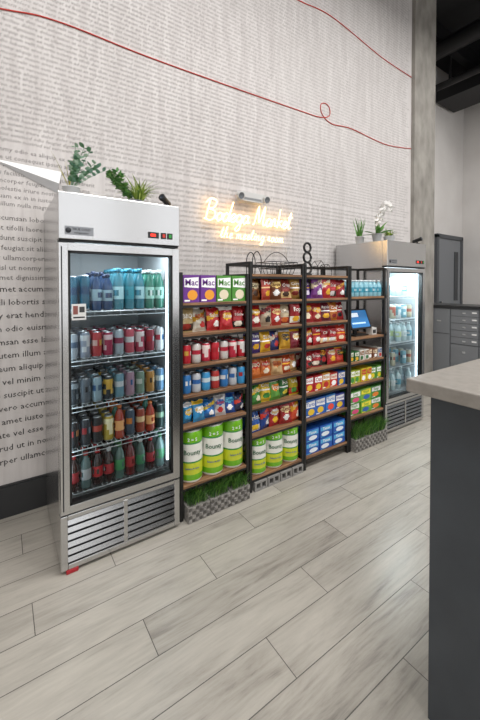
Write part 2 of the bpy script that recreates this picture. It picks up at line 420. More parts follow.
bagrow(C0,C1,1.405,[('#5a2f8a','#e8e0f0','#e8b030'),('#7a3a8a','#f0e0c0','#ffffff'),('#b82c34','#f4e8d0','#e8b030'),('#b8303a','#f0f0f0','#303030'),('#982430','#e8a838','#ffffff')],5,.18)
bagrow(C0,C1,1.205,[('#a02428','#f0e0c0','#e8b030'),('#6a2430','#e8b030','#ffffff'),('#b86a24','#f0e8d0','#8a2020'),('#a02428','#e8e0d0','#202020')],5,.175)
def boxrow(x0,x1,z,h,cols,n,txt=None,stack=1,dep=.2):
    st=(x1-x0)/n
    for s_ in range(stack):
        for i in range(n):
            c=cols[int(i*len(cols)/n)%len(cols)]
            hh=h/stack*(U(.88,1) if stack==1 else 1)
            cbox(boxes,x0+st*i+.003,x0+st*(i+1)-.003,YF+.02+U(0,.015),YF+.02+dep,z+s_*h/stack,z+s_*h/stack+hh-.003,c[0],c[1],c[2],txt[(i+s_)%len(txt)] if txt else None,c[0])
bagrow(C0,C1,1.01,[('#b4202a','#f4f0e8','#f0b030'),('#a41a24','#f4d8a8','#ffffff'),('#c83a2a','#f4e0c0','#f0b030')],5,.165)
bagrow(C0,C1,.82,[('#a81c28','#f4e8d8','#303030'),('#28282c','#e8b030','#b81c28'),('#a81c28','#f4e8d8','#e8b030'),('#c03a28','#202020','#e8b030')],5,.16)
boxrow(C0,C1,.625,.14,[('#b8242c','#ffffff','#e8c030'),('#d09028','#ffffff','#b82020'),('#c8342c','#f4e8d8','#ffffff'),('#2a5aa8','#f4e8d8','#e8c030')],5,['Snack','Oat','Bites'])
boxrow(C0,C1,.415,.15,[('#2a62b8','#f4f4f4','#e8c030'),('#2a7ac8','#f4f4f4','#e84838'),('#3a4aa0','#f4f4f4','#e8c030')],4,['Tarts','Frosted'])
for s_ in range(2):
    for i in range(3):
        x0=C0+i*.168; cbox(boxes,x0+.004,x0+.16,YF+.02,YF+.24,.106+s_*.105,.106+s_*.105+.1,'#1f58b0','#58b0e0','#e8f0f8','Tissue','#ffffff')
for j in range(3):
    for i in range(7):
        bottle(cans_,D0+.035+i*.07,YF+.045+j*.08,1.411,'#8fc4d4','#2f8fa8','#e8f0f4',.03,.155)
boxrow(D0,D1,.81,.1,[('#2f6f3a','#f0ece0','#e8b030'),('#d8d4cc','#8a5a30','#2f6f3a'),('#7a4a30','#f0e0c0','#ffffff'),('#c8c4bc','#3060a0','#c03030')],7,['Tea','Bar'])
boxrow(D0,D1,.605,.13,[('#a8b828','#ffffff','#3f8f3a'),('#d8c02c','#c03030','#ffffff'),('#5f9e3a','#ffffff','#e8d02c')],6,['Tea','Mix','Gum'])
boxrow(D0,D1,.305,.23,[('#4f983a','#f4f4f0','#d84a80'),('#6fa83a','#f0e040','#3060b0'),('#3f883a','#e8e8e8','#e88030')],3,['Wash','Soap'],2)
bags.obj('snack_bags'); boxes.obj('boxed_groceries'); towels.obj('paper_towel_rolls')

# ---------------------------------------------------------------- racks
def rack(x0,x1,h,shelves,name='shelving_unit',top=True):
    e=empty(name); y0,y1=YF,YF+.33; p=.022
    fr=MB()
    for x in (x0,x1-p):
        for y in (y0,y1-p): fr.box(x,x+p,y,y+p,0,h,BLACK)
        fr.box(x,x+p,y0+p,y1-p,h-p,h,BLACK)
        for z in shelves: fr.box(x+.003,x+p-.003,y0+p,y1-p,z-.03,z-.012,BLACK)
    for z in shelves:
        fr.box(x0+p,x1-p,y0+.002,y0+.014,z-.034,z-.0185,BLACK); fr.box(x0+p,x1-p,y1-.014,y1-.002,z-.034,z-.0185,BLACK)
    if top: fr.box(x0+p,x1-p,y1-p,y1-.004,h-p,h,BLACK)
    fr.tube([(x0+p,y1-.006,.2),(x1-p,y1-.006,1.3)],.004,BLACK); fr.tube([(x1-p,y1-.012,.2),(x0+p,y1-.012,1.3)],.004,BLACK)
    fr.obj('metal_frame',e,.0015,1)
    sh=MB()
    for z in shelves: sh.box(x0+p*.6+.01,x1-p*.6-.01,y0+.001,y1-.001,z-WOODT,z,WOOD)
    sh.obj('wood_shelves',e,.002,1)
rack(A0-.03,A1+.012,1.60,[1.405,1.205,1.0,.805,.605,.22],top=False)
rack(B0-.032,B1+.012,1.69,[1.60,1.405,1.205,1.01,.82,.625,.415,.105])
rack(C0-.032,C1+.022,1.69,[1.60,1.405,1.205,1.01,.82,.625,.415,.105])
rack(D0-.032,D1+.022,1.69,[1.41,1.03,.81,.605,.305])

# ---------------------------------------------------------------- greens
greens=[mat('#3f7230',.5),mat('#568a36',.5),mat('#79a848',.5),mat('#335c28',.5)]
def blade(mb,x,y,z,L,w,ang,bend,m,n=5):
    vs=[];fs=[];dx,dy=math.cos(ang),math.sin(ang)
    a=U(.75,1)*math.pi/2-bend*.15; px,pz=0,0
    for i in range(n+1):
        t=i/n; ww=w*(1-t)**.7*.5*(.6+.4*min(1,3*t+.2))+.0002
        cx,cy,cz=x+dx*px,y+dy*px,z+pz
        vs+= [(cx-dy*ww,cy+dx*ww,cz),(cx+dy*ww,cy-dx*ww,cz)]
        px+=L/n*math.cos(a); pz+=L/n*math.sin(a); a-=bend/n
    for i in range(n): fs.append((2*i,2*i+1,2*i+3,2*i+2))
    mb.add(vs,fs,m,None,True)
weave=noisy('woven_grey','#757270','#a5a19b',60,.8,.8,(1,1,1))
def planter(x0,x1,h,gl,name='grass_planter'):
    e=empty(name); mb=MB(); y0,y1=YF-.045,YF+.075
    mb.box(x0,x1,y0,y1,0,h,weave)
    n=6
    for r_ in range(4):
        for i in range(n):
            a=x0+(x1-x0)*(i+.08)/n; b=x0+(x1-x0)*(i+.92)/n
            if (i+r_)%2==0: mb.box(a,b,y0-.006,y0,h*(r_+.1)/4,h*(r_+.85)/4,weave)
            else: mb.box(a,b,y0-.002,y0,h*(r_+.1)/4,h*(r_+.85)/4,mat('#5c5955',.8))
    mb.obj('woven_box',e,.003,1)
    g=MB()
    for _ in range(int(2000*(x1-x0))):
        blade(g,U(x0+.01,x1-.01),U(y0+.01,y1-.01),h-.005,gl*U(.5,1.05),.005,U(3.2,6.2),U(.1,1.1),random.choice(greens),4)
    g.obj('grass',e)
for i in range(3): planter(A0+.004+i*.163,A0+.160+i*.163,.10,.13)
for i in range(3): planter(D0+.005+i*.162,D0+.16+i*.162,.11,.17)
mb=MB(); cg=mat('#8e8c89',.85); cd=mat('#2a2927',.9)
for i in range(4):
    x=B0+.01+i*.124
    mb.box(x,x+.115,YF-.01,YF+.11,0,.014,cg); mb.box(x,x+.115,YF-.01,YF+.11,.056,.068,cg)
    for a,b in ((0,.014),(.05,.065),(.101,.115)): mb.box(x+a,x+b,YF-.01,YF+.11,.014,.056,cg)
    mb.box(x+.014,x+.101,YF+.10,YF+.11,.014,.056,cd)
mb.obj('concrete_blocks')

# ---------------------------------------------------------------- fridges
LED=mat('#e6f6ff',.5,0,7)
DARK=mat('#232527',.5)
def fridge(name,X0,X1,Yf,Yb,H,shelves,hz,gz,filler,ledpow,tint):
    e=empty(name); s=.04; B0_=.02
    mb=MB()
    mb.box(X0,X0+s,Yf+.055,Yb,B0_,H,STEEL); mb.box(X1-s,X1,Yf+.055,Yb,B0_,H,STEEL)
    mb.box(X0+s,X1-s,Yb-.03,Yb,B0_,H,STEEL); mb.box(X0+s,X1-s,Yf+.055,Yb-.03,H-.04,H,STEEL)
    mb.box(X0+s,X1-s,Yf+.075,Yb-.03,.06,gz-.0,DARK)
    mb.box(X0,X1,Yf-.005,Yf+.055,hz+.012,H,STEEL); mb.box(X0+.004,X1-.004,Yf+.005,Yf+.055,hz,hz+.012,DARK)
    mb.box(X0+s,X1-s,Yf+.055,Yb-.03,hz,hz+.02,STEEL2)
    mb.box(X0,X0+.035,Yf+.005,Yf+.055,B0_,gz-.01,STEEL); mb.box(X1-.035,X1,Yf+.005,Yf+.055,B0_,gz-.01,STEEL)
    mb.box(X0+.035,X1-.035,Yf+.005,Yf+.055,gz-.035,gz-.01,STEEL); mb.box(X0+.035,X1-.035,Yf+.005,Yf+.055,B0_,.05,STEEL)
    mb.obj('cabinet',e,.004)
    sl=MB(); n=6; z0=.05; hh=(gz-.035-z0)/n
    for i in range(n):
        z=z0+i*hh; xa,xb=X0+.035,X1-.035
        prof=[(Yf+.045,z+hh*.98),(Yf+.014,z+hh*.84),(Yf+.006,z+hh*.26),(Yf+.012,z+hh*.20),(Yf+.022,z+hh*.22)]
        vs=[];fs=[]
        for (yy,zz) in prof: vs+=[(xa,yy,zz),(xb,yy,zz)]
        for k in range(len(prof)-1): fs.append((2*k+2,2*k+3,2*k+1,2*k))
        sl.add(vs,fs,STEEL)
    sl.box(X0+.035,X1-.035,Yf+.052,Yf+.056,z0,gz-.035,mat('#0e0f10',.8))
    sl.box((X0+X1)/2-.01,(X0+X1)/2+.01,Yf+.004,Yf+.05,z0,gz-.035,STEEL)
    sl.obj('louvre_grille',e)
    li=MB()
    a,b=X0+s,X1-s; q=.004
    LN=mat('#aeb4b8',.45)
    li.box(a,a+q,Yf+.056,Yb-.03,gz,hz,LN); li.box(b-q,b,Yf+.056,Yb-.03,gz,hz,LN); li.box(a,b,Yb-.036,Yb-.03,gz,hz,LN); li.box(a,b,Yf+.056,Yb-.03,gz,gz+q,LN)
    li.obj('liner',e)
    d=MB(); st=.045; zb,zt=gz,hz-.006
    d.box(X0+.002,X0+st,Yf,Yf+.05,zb,zt,STEEL); d.box(X1-st,X1-.002,Yf,Yf+.05,zb,zt,STEEL)
    d.box(X0+st,X1-st,Yf,Yf+.05,zb,zb+.04,STEEL); d.box(X0+st,X1-st,Yf,Yf+.05,zt-.04,zt,STEEL)
    d.box(X0+.012,X0+.018,Yf-.002,Yf,zb+.02,zt-.02,DARK)
    d.obj('door_frame',e,.004)
    g=MB(); k=mat('#0c0d0e',.5); t=.012
    g.box(X0+st,X0+st+t,Yf+.004,Yf+.045,zb+.04,zt-.04,k); g.box(X1-st-t,X1-st,Yf+.004,Yf+.045,zb+.04,zt-.04,k)
    g.box(X0+st,X1-st,Yf+.004,Yf+.045,zb+.04,zb+.052,k); g.box(X0+st,X1-st,Yf+.004,Yf+.045,zt-.052,zt-.04,k)
    g.obj('gasket',e)
    gl=MB(); gl.add([(X0+st,Yf+.014,zb+.04),(X1-st,Yf+.014,zb+.04),(X1-st,Yf+.014,zt-.04),(X0+st,Yf+.014,zt-.04)],[(0,1,2,3)],GLASS); gl.obj('glass_pane',e)
    w=MB(); W=mat('#c8ccce',.35,.6)
    for z in shelves:
        w.tube([(a+.006,Yf+.085,z-.006),(b-.006,Yf+.085,z-.006)],.0035,W); w.tube([(a+.006,Yf+.085,z-.03),(b-.006,Yf+.085,z-.03)],.0025,W)
        w.tube([(a+.006,Yb-.06,z-.006),(b-.006,Yb-.06,z-.006)],.0035,W)
        w.tube([(a+.006,(Yf+Yb)/2,z-.006),(b-.006,(Yf+Yb)/2,z-.006)],.003,W)
        nn=22
        for i in range(nn+1):
            x=a+.008+(b-a-.016)*i/nn; w.tube([(x,Yf+.085,z-.0022),(x,Yb-.06,z-.0022)],.002,W,4)
        for i in range(9):
            x=a+.01+(b-a-.02)*i/8; w.tube([(x,Yf+.085,z-.006),(x,Yf+.085,z-.03)],.002,W,4)
    w.obj('wire_shelves',e)
    L=MB()
    L.box(b-.022,b-.008,Yf+.062,Yf+.07,gz+.1,hz-.06,LED); L.box(a+.008,a+.012,Yf+.062,Yf+.07,gz+.1,hz-.06,LED)
    L.box(a+.05,b-.05,Yf+.07,Yf+.085,hz-.012,hz-.004,LED)
    L.obj('led_strips',e)
    ld=bpy.data.lights.new('interior_lamp','AREA'); ld.shape='RECTANGLE'; ld.size=.5; ld.size_y=.1; ld.energy=ledpow; ld.color=tint
    lo=bpy.data.objects.new('interior_lamp',ld); lo.location=((a+b)/2,Yf+.12,hz-.02); lo.rotation_euler=(math.radians(12),0,0); link(lo,e)
    ff=MB(); blk=mat('#202020')
    for x in (X0+.07,X1-.07):
        for y in (Yf+.1,Yb-.08): ff.lathe(x,y,0,[(.022,0),(.022,.02),(.012,.022),(.012,.06)],[blk]*3,10)
    ff.obj('feet',e)
    h=MB()
    h.box(X0+.03,X0+.17,Yf-.0065,Yf-.005,hz+.035,hz+.08,mat('#8f9296',.4,.5)); text_flat(h,'TRUE COLD',X0+.11,hz+.065,Yf-.0075,.09,mat('#20242c'),.02); text_flat(h,'refrigeration',X0+.11,hz+.047,Yf-.0075,.07,mat('#20242c'),.014)
    h.lathe(0,0,0,[(.014,0),(.014,.002),(0,.002)],[mat('#20242c')]*2,14,Matrix.Translation((X0+.047,Yf-.0065,hz+.058))@Matrix.Rotation(math.pi/2,4,'X'))
    xx=X1-.2
    h.box(xx,xx+.065,Yf-.009,Yf-.005,hz+.05,hz+.085,blk); h.box(xx+.015,xx+.045,Yf-.0098,Yf-.009,hz+.06,hz+.075,mat('#ff2a1a',.5,0,2))
    h.box(xx+.08,xx+.11,Yf-.012,Yf-.005,hz+.05,hz+.085,blk); h.box(xx+.12,xx+.15,Yf-.012,Yf-.005,hz+.05,hz+.085,blk); h.box(xx+.087,xx+.103,Yf-.0135,Yf-.012,hz+.057,hz+.078,mat('#b02a20',.4,0,.4)); h.box(xx+.127,xx+.143,Yf-.0135,Yf-.012,hz+.057,hz+.078,mat('#2a8a3a',.4,0,.3))
    h.obj('controls',e)
    it=MB(); filler(it,a+.012,b-.012,Yf,shelves); it.obj('drinks',e)
    return e
def fill1(mb,a,b,Yf,sh):
    n=9; st=(b-a)/n; r=.0285
    P1=[('#98a0a8','#4a5a70'),('#8890a0','#c0c4c8'),('#a8383c','#c8a8a0'),('#982a48','#d0b8bc'),('#98a4ac','#88304a'),('#b04a58','#c8ccce'),('#a43a50','#d4c8c8'),('#8a2c3c','#a8b0b4'),('#c0c4c8','#a83848')]
    P2=[('#303840','#8a949c'),('#58626c','#a8b4bc'),('#88a0ac','#3c5a78'),('#202830','#c8a040'),('#6890a0','#c8ccd0'),('#987888','#d0b8c0'),('#688070','#b8c0b8'),('#a87838','#d8c8a8'),('#5a80a0','#c0ccd0')]
    P3=[('#202428','#b88050'),('#2a3038','#7890a0'),('#1a1c20','#b04030'),('#b8a038','#f0e8c0'),None,('#384858','#c87830'),('#903820','#e0c090'),None,('#203838','#88a890')]
    P4=[('#3a1c18','#982028','#a82020'),('#58706f','#b0b4b8','#b03028'),('#2a100e','#b82028','#b82028'),('#301411','#b02430','#c8c8c8'),('#587870','#3f9a5a','#3f8a4a'),('#6a1a1c','#b02830','#a02830'),('#48685f','#2f8858','#c8c8c8'),('#381614','#a82030','#a82028'),('#80a0a0','#58a078','#3f8a5a')]
    for j in range(4,-1,-1):
        y=Yf+.125+j*.075
        for i in range(n):
            x=a+st*(i+.5)
            hv=U(.94,1.04)
            if i<2: can(mb,x,y,sh[0],'#24586e','#1f4060',r,.20*hv)
            elif i<4: bottle(mb,x,y,sh[0],'#1c3a60','#88a4b0','#203050',r+.001,.22*hv)
            elif i<7: bottle(mb,x,y,sh[0],'#357484',['#a0c8d0','#2a8494'][i%2],'#2f7f98',r+.002,.245)
            else: bottle(mb,x,y,sh[0],'#1f6c5a','#98c8bc','#d0dcd8',r+.002,.24)
            c=P1[i]; can(mb,x,y,sh[1],c[0],c[1],r,.15*hv)
            c=P2[i]; can(mb,x,y,sh[2],c[0],c[1],r,.145*hv)
            c=P3[i]
            if c is None:
                cc=[('#b85a20','#e8c8a0'),('#a83820','#f0b070'),('#2f7a68','#c0e0d8')][(i+j)%3]
                bottle(mb,x,y,sh[3],cc[0],cc[1],'#c06828',r+.001,.19*hv)
            else: can(mb,x,y,sh[3],c[0],c[1],r,.155*hv)
            c=P4[i]; bottle(mb,x,y,sh[4],c[0],c[1],c[2],r+.001,.20*hv)
def fill2(mb,a,b,Yf,sh):
    n=6; st=(b-a)/n
    for si,z in enumerate(sh):
        for j in range(2,-1,-1):
            for i in range(n):
                if (i*7+si*3)%5==0: continue
                x=a+st*(i+.5); y=Yf+.13+j*.09
                if si%2==0: bottle(mb,x,y,z,'#c8dce0',['#e8eef0','#5fa8c0','#c8d8a0'][(i+si)%3],'#e8f0f4',.034,.2)
                else: can(mb,x,y,z,['#d8e0e4','#88b8c8','#c8c0a8'][i%3],['#7ab0c0','#e8eef0','#b86858'][i%3],.031,.15)
f1=fridge('beverage_refrigerator',.245,.915,2.0,2.70,2.0,[1.375,1.105,.85,.61,.372],1.745,.32,fill1,3,(.88,.95,1))
f2=fridge('beverage_refrigerator',3.19,3.92,2.06,2.71,1.97,[1.40,1.15,.9,.64,.38],1.70,.32,fill2,14,(.85,.96,1))
cans_.obj('canned_drinks')
mb=MB(); mb.box(.305,.375,1.996,1.9995,1.335,1.42,mat('#dcdcda',.5)); mb.box(.312,.335,1.9952,1.996,1.365,1.41,mat('#8a5048',.5)); mb.box(.342,.368,1.9952,1.996,1.375,1.405,mat('#3a3a3a',.5)); mb.box(.312,.368,1.9952,1.996,1.345,1.353,mat('#303030'))
o=mb.obj('door_placard',f1)
mb=MB(); mb.box(.27,.33,2.0,2.03,.0,.02,mat('#a8202a',.4)); mb.obj('red_foot_stop',f1,.004)

# ---------------------------------------------------------------- plants on top
def pot(mb,x,y,z,r,h,c,m2=.5):
    a=mat(c,m2); mb.lathe(x,y,z,[(r*.72,0),(r*.8,h*.1),(r,h*.92),(r*1.05,h*.93),(r*1.05,h),(r*.9,h),(r*.88,h*.85),(0,h*.85)],[a]*6+[mat('#3a2c20')],20)
def leaf(mb,p,d,L,W,m,cup_=.1):
    d=Vector(d).normalized(); s=d.cross(Vector((0,0,1)))
    if s.length<.01: s=Vector((1,0,0))
    s=(s.normalized()+Vector((U(-.5,.5),U(-.5,.5),U(-.5,.5)))).normalized(); nrm=s.cross(d)
    vs=[];fs=[]
    prof=[(0,.08),(.2,.7),(.45,1),(.7,.85),(.9,.4),(1,.03)]
    for t,w_ in prof:
        c=Vector(p)+d*L*t-nrm*cup_*L*t*t
        vs+=[c-s*W*w_*.5,c-nrm*W*.1*w_,c+s*W*w_*.5]
    for i in range(len(prof)-1):
        for k in (0,1): fs.append((3*i+k,3*i+k+1,3*i+3+k+1,3*i+3+k))
    mb.add(vs,fs,m,None,True)
e=empty('potted_eucalyptus'); mb=MB(); px,py=.33,2.14; pot(mb,px,py,2.001,.045,.06,'#c9cacb',.3); mb.obj('pot',e)
g=MB(); eg=[mat('#9abca4',.55),mat('#76a08a',.55),mat('#acc8b2',.55),mat('#64906c',.55)]
for k in range(12):
    a=U(-1.2,1.2); tilt=U(.05,.5); L=U(.16,.28)
    if k<4: a=U(-.4,.4); tilt=U(.5,.85); L=.20
    pts=[Vector((px,py,2.05))]
    for i in range(7):
        t=(i+1)/7; pts.append(Vector((px+math.cos(a)*L*math.sin(tilt)*t*(1+.2*t),py+math.sin(a)*L*math.sin(tilt)*t,2.05+L*math.cos(tilt)*(t-.10*t*t))))
    g.tube(pts,.0016,eg[3],5)
    for i in range(2,8):
        for s_ in (0,1):
            q=a+(1.5 if s_ else -1.5)+U(-.5,.5)
            leaf(g,pts[i],(math.cos(q),math.sin(q),U(.1,1.2)),U(.026,.038),U(.024,.032),random.choice(eg))
for k in range(7): blade(g,px-.01,py,2.05,U(.15,.25),.010,U(1,5),.25,mat('#b4ac48',.5))
g.obj('foliage',e)
e=empty('potted_fern'); mb=MB(); px,py=.73,2.26; pot(mb,px,py,2.001,.055,.06,'#8f9294',.3); mb.obj('pot',e)
g=MB(); fg=[mat('#8aa43f',.5),mat('#a2b84f',.5),mat('#5f8030',.5),mat('#b4c464',.5)]
for _ in range(130): blade(g,px+.02+U(-.02,.02),py+U(-.02,.02),2.05,U(.12,.20),.013,U(0,6.28),U(.4,2.0),random.choice(fg))
for _ in range(26):
    a=U(2.2,4.0); L=U(.13,.22); p=Vector((px-.03,py,2.05)); pts=[p+Vector((math.cos(a)*L*t*.7,math.sin(a)*L*t*.5,L*(t-.25*t*t))) for t in (0,.25,.5,.75,1)]
    g.tube(pts,.0015,fg[2],4)
    for q in pts[1:]:
        for _k in range(3): leaf(g,q,(U(-1,1),U(-1,1),U(-.2,1)),.036,.018,mat(random.choice(['#588c48','#447838','#70a054']),.5))
g.obj('foliage',e)
e=empty('potted_orchid'); mb=MB(); pot(mb,3.30,2.25,1.971,.05,.09,'#a8aaab',.4); mb.obj('pot',e)
g=MB(); pts=cr([(3.30,2.25,2.05),(3.32,2.25,2.2),(3.35,2.24,2.33),(3.40,2.23,2.38),(3.46,2.22,2.34)],6); g.tube(pts,.003,mat('#4a6a2c'),5)
pts2=cr([(3.30,2.25,2.05),(3.27,2.25,2.15),(3.28,2.24,2.26),(3.34,2.23,2.30)],6); g.tube(pts2,.003,mat('#4a6a2c'),5)
pet=mat('#f4f2f0',.5)
for P in (pts[8:],pts2[8:]):
    for i,p in enumerate(P):
        if i%2: continue
        c=p+Vector((U(-.02,.02),-.015,U(-.02,.01)))
        for k in range(5):
            a=k*1.2566+.3; leaf(g,c,(math.cos(a),-.25,math.sin(a)),.05,.048,pet,.15)
        g.lathe(c.x,c.y,c.z-.004,[(0,0),(.006,.004),(0,.01)],[mat('#e0c040')]*2,6)
for _ in range(9): leaf(g,(3.30,2.25,2.05),(U(-1,1),U(-1,1),U(.2,.9)),.17,.05,greens[1],.3)
g.obj('stems_and_flowers',e)
e=empty('potted_succulent'); mb=MB(); pot(mb,3.52,2.25,1.971,.06,.08,'#c4c5c6',.4); mb.obj('pot',e)
g=MB()
for _ in range(60): blade(g,3.52+U(-.02,.02),2.25+U(-.02,.02),2.04,U(.07,.13),.013,U(0,6.28),U(.6,2.2),random.choice(fg))
g.obj('foliage',e)
e=empty('potted_snake_plant'); mb=MB(); pot(mb,3.28,2.45,1.971,.05,.08,'#d0d0d0',.4); mb.obj('pot',e)
g=MB()
for _ in range(14): blade(g,3.28+U(-.02,.02),2.45+U(-.02,.02),2.04,U(.15,.25),.022,U(0,6.28),U(.1,.4),greens[1])
g.obj('foliage',e)

def seccam(x,y,z,yaw,zb):
    e=empty('security_camera'); mb=MB()
    mb.lathe(x,y,zb,[(.03,0),(.03,.008),(.008,.01),(.008,z-zb)],[BLACK]*3,12)
    M=Matrix.Translation((x,y,z+.02))@Matrix.Rotation(yaw,4,'Z')@Matrix.Rotation(math.pi/2-.3,4,'X')
    mb.lathe(0,0,-.05,[(.014,0),(.019,.01),(.019,.08),(.022,.085),(.022,.10),(.012,.10),(0,.09)],[BLACK]*5+[mat('#303844',.1)],14,M)
    mb.obj('camera_body',e)
seccam(.875,2.12,2.035,-.9,2.001); seccam(3.82,2.1,1.995,.2,1.971)

# ---------------------------------------------------------------- decor on racks
mb=MB(); y=YF+.15; zt=1.601
mb.tube(cr([(1.62,y,zt),(1.62,y,zt+.13),(1.66,y,zt+.18),(1.70,y,zt+.13),(1.70,y,zt)],8),.004,BLACK)
mb.tube(cr([(1.62,y+.08,zt),(1.62,y+.08,zt+.13),(1.66,y+.08,zt+.18),(1.70,y+.08,zt+.13),(1.70,y+.08,zt)],8),.004,BLACK)
for zz in (.003,.06): mb.tube([(1.62,y,zt+zz),(1.70,y,zt+zz),(1.70,y+.08,zt+zz),(1.62,y+.08,zt+zz)],.003,BLACK,5,True)
mb.obj('wire_lantern')
mb=MB()
x0,x1,ya,yb=1.76,1.97,YF+.08,YF+.22
for zz,ex in ((.004,0),(.05,.012),(.10,.03)):
    mb.tube([(x0-ex,ya-ex,zt+zz),(x1+ex,ya-ex,zt+zz),(x1+ex,yb+ex,zt+zz),(x0-ex,yb+ex,zt+zz)],.0035,BLACK,5,True)
for i in range(7):
    xa=x0+(x1-x0)*i/6; xe=x0-.03+(x1-x0+.06)*i/6
    for yy,ye in ((ya,ya-.03),(yb,yb+.03)): mb.tube([(xa,yy,zt),(xe,ye,zt+.10)],.0025,BLACK,5)
mb.tube(cr([(x0-.03,(ya+yb)/2,zt+.1),(x0+.03,(ya+yb)/2,zt+.16),((x0+x1)/2,(ya+yb)/2,zt+.185),(x1-.03,(ya+yb)/2,zt+.16),(x1+.03,(ya+yb)/2,zt+.1)],6),.003,BLACK)
mb.obj('wire_basket')
mb=MB(); cx,cy=2.13,YF+.07
mb.box(cx-.03,cx+.03,cy-.025,cy+.025,zt,zt+.012,BLACK)
for k,(r_,zc) in enumerate(((.048,.06),(.042,.15),(.038,.232))):
    mb.tube([(cx+r_*math.cos(a*math.pi/12),cy,zt+zc+r_*math.sin(a*math.pi/12)) for a in range(24)],.010,BLACK,8,True)
mb.obj('ring_sculpture')
mb=MB()
for (xa,xb,h_) in ((2.26,2.36,.13),(2.36,2.44,.10)):
    for yy in (YF+.08,YF+.16):
        mb.tube([(xa,yy,zt+.003),(xa,yy,zt+h_*.6),((xa+xb)/2,yy,zt+h_),(xb,yy,zt+h_*.6),(xb,yy,zt+.003)],.0035,BLACK,5,True)
    for p in ((xa,h_*.6),((xa+xb)/2,h_),(xb,h_*.6),(xa,.003),(xb,.003)): mb.tube([(p[0],YF+.08,zt+p[1]),(p[0],YF+.16,zt+p[1])],.003,BLACK,5)
mb.obj('wire_house')

e=empty('checkout_tablet'); mb=MB()
mb.box(2.76,2.96,YF+.06,YF+.2,1.031,1.042,BLACK)
M=Matrix.Translation((2.85,YF+.10,1.19))@Matrix.Rotation(math.radians(-22),4,'X')
mb.box(-.15,.15,-.008,.012,-.1,.1,BLACK,M); mb.box(-.135,.135,-.0095,-.008,-.085,.085,mat('#2f6fa8',.2,0,.5),M)
mb.box(-.12,.0,-.0105,-.0095,.02,.06,mat('#d8e4ef',.3,0,.6),M); mb.box(-.12,.08,-.0105,-.0095,-.05,-.035,mat('#afd0ef',.3,0,.6),M)
mb.box(2.83,2.87,YF+.13,YF+.15,1.04,1.2,BLACK); mb.obj('screen_and_stand',e,.003)
mb=MB(); mb.box(3.0,3.07,YF+.05,YF+.12,1.031,1.10,mat('#d8d6d2')); mb.box(3.01,3.06,YF+.049,YF+.05,1.045,1.08,mat('#303030')); mb.obj('card_reader',bevel=.004)

# ---------------------------------------------------------------- neon sign
F={
'B':(.68,[[(.14,0),(.15,.5),(.18,1)],[(0,.82),(.2,1.03),(.52,.92),(.46,.62),(.2,.53),(.52,.45),(.6,.2),(.42,0),(.05,.05)]]),
'o':(.38,[[(.0,.1),(.06,.26),(.18,.42),(.04,.2),(.16,0),(.32,.14),(.3,.34),(.2,.4),(.4,.32)]]),
'd':(.44,[[(.32,.36),(.15,.42),(.03,.2),(.12,0),(.28,.1),(.37,.6),(.42,1.0),(.36,.4),(.36,.05),(.46,.08)]]),
'e':(.34,[[(0,.1),(.2,.22),(.28,.36),(.16,.42),(.05,.22),(.14,0),(.36,.1)]]),
'g':(.42,[[(.32,.36),(.15,.42),(.03,.2),(.15,.02),(.32,.15),(.36,.38),(.33,-.2),(.2,-.4),(.08,-.28),(.42,.1)]]),
'a':(.42,[[(.32,.36),(.15,.42),(.03,.2),(.12,0),(.28,.1),(.34,.4),(.33,.06),(.44,.08)]]),
't':(.3,[[(0,.1),(.14,.9),(.11,.3),(.15,.02),(.3,.08)],[(0,.62),(.27,.66)]]),
'h':(.44,[[(0,.1),(.17,.8),(.15,1),(.07,.8),(.06,0)],[(.06,.2),(.2,.42),(.29,.3),(.29,.05),(.44,.08)]]),
'n':(.44,[[(0,.36),(.07,.38),(.07,0)],[(.07,.2),(.2,.42),(.3,.3),(.3,.05),(.44,.08)]]),
'r':(.34,[[(0,.1),(.1,.44),(.2,.38),(.2,.1),(.34,.08)]]),
'k':(.42,[[(.08,1),(.07,0)],[(.32,.42),(.08,.2),(.2,.18),(.42,.05)]]),
'm':(.6,[[(0,.36),(.07,.38),(.07,0)],[(.07,.2),(.18,.42),(.25,.3),(.25,.02)],[(.25,.2),(.38,.42),(.46,.3),(.46,.05),(.6,.08)]]),
'i':(.2,[[(0,.1),(.1,.4),(.09,.05),(.22,.08)],[(.11,.56),(.12,.6)]]),
'M':(.85,[[(0,.05),(.1,.1),(.2,1),(.38,.15),(.6,1),(.66,.1),(.85,.08)]]),
' ':(.25,[]),}
def script(mb,t,x,z,y,s,r_,m,tracking=1.0,slant=.25):
    for ch in t:
        w_,st=F[ch]
        for q in st: mb.tube(cr([(x+(a+slant*b)*s,y,z+b*s) for a,b in q],5),r_,m,6)
        x+=w_*s*tracking
    return x
NEON=mat((1.0,.66,.28),.5,0,4.2,'neon_warm')
e=empty('neon_sign'); mb=MB()
yn=WY-.055
xe=script(mb,'Bodega Market',1.45,2.09,yn,.185,.0065,NEON,.98)
xe=script(mb,'the meeting room',1.62,1.945,yn,.105,.0038,NEON,1.22,.3)
mb.obj('neon_tubes',e)
mb=MB()
for z in (1.90,):
    mb.tube([(1.50,yn,z),(2.48,yn,z)],.003,mat('#d8d8d8',.3),8)
for x in (1.52,2.46):
    for z in (1.90,): mb.tube([(x,yn,z),(x,WY,z)],.005,CHROME,8)
for x,z in ((1.5,2.12),(1.9,2.1),(2.3,2.1),(2.45,2.12),(1.7,1.96),(2.2,1.96)): mb.tube([(x,yn+.004,z),(x,WY,z)],.003,mat('#e0e0e0',.3),6)
mb.obj('standoffs',e)
mb=MB(); mb.tube(cr([(2.45,WY-.01,1.9),(2.47,WY-.01,1.7),(2.44,WY-.01,1.3),(2.45,WY-.01,.5)]),.003,mat('#e8e8e8')); mb.obj('power_cord',e)
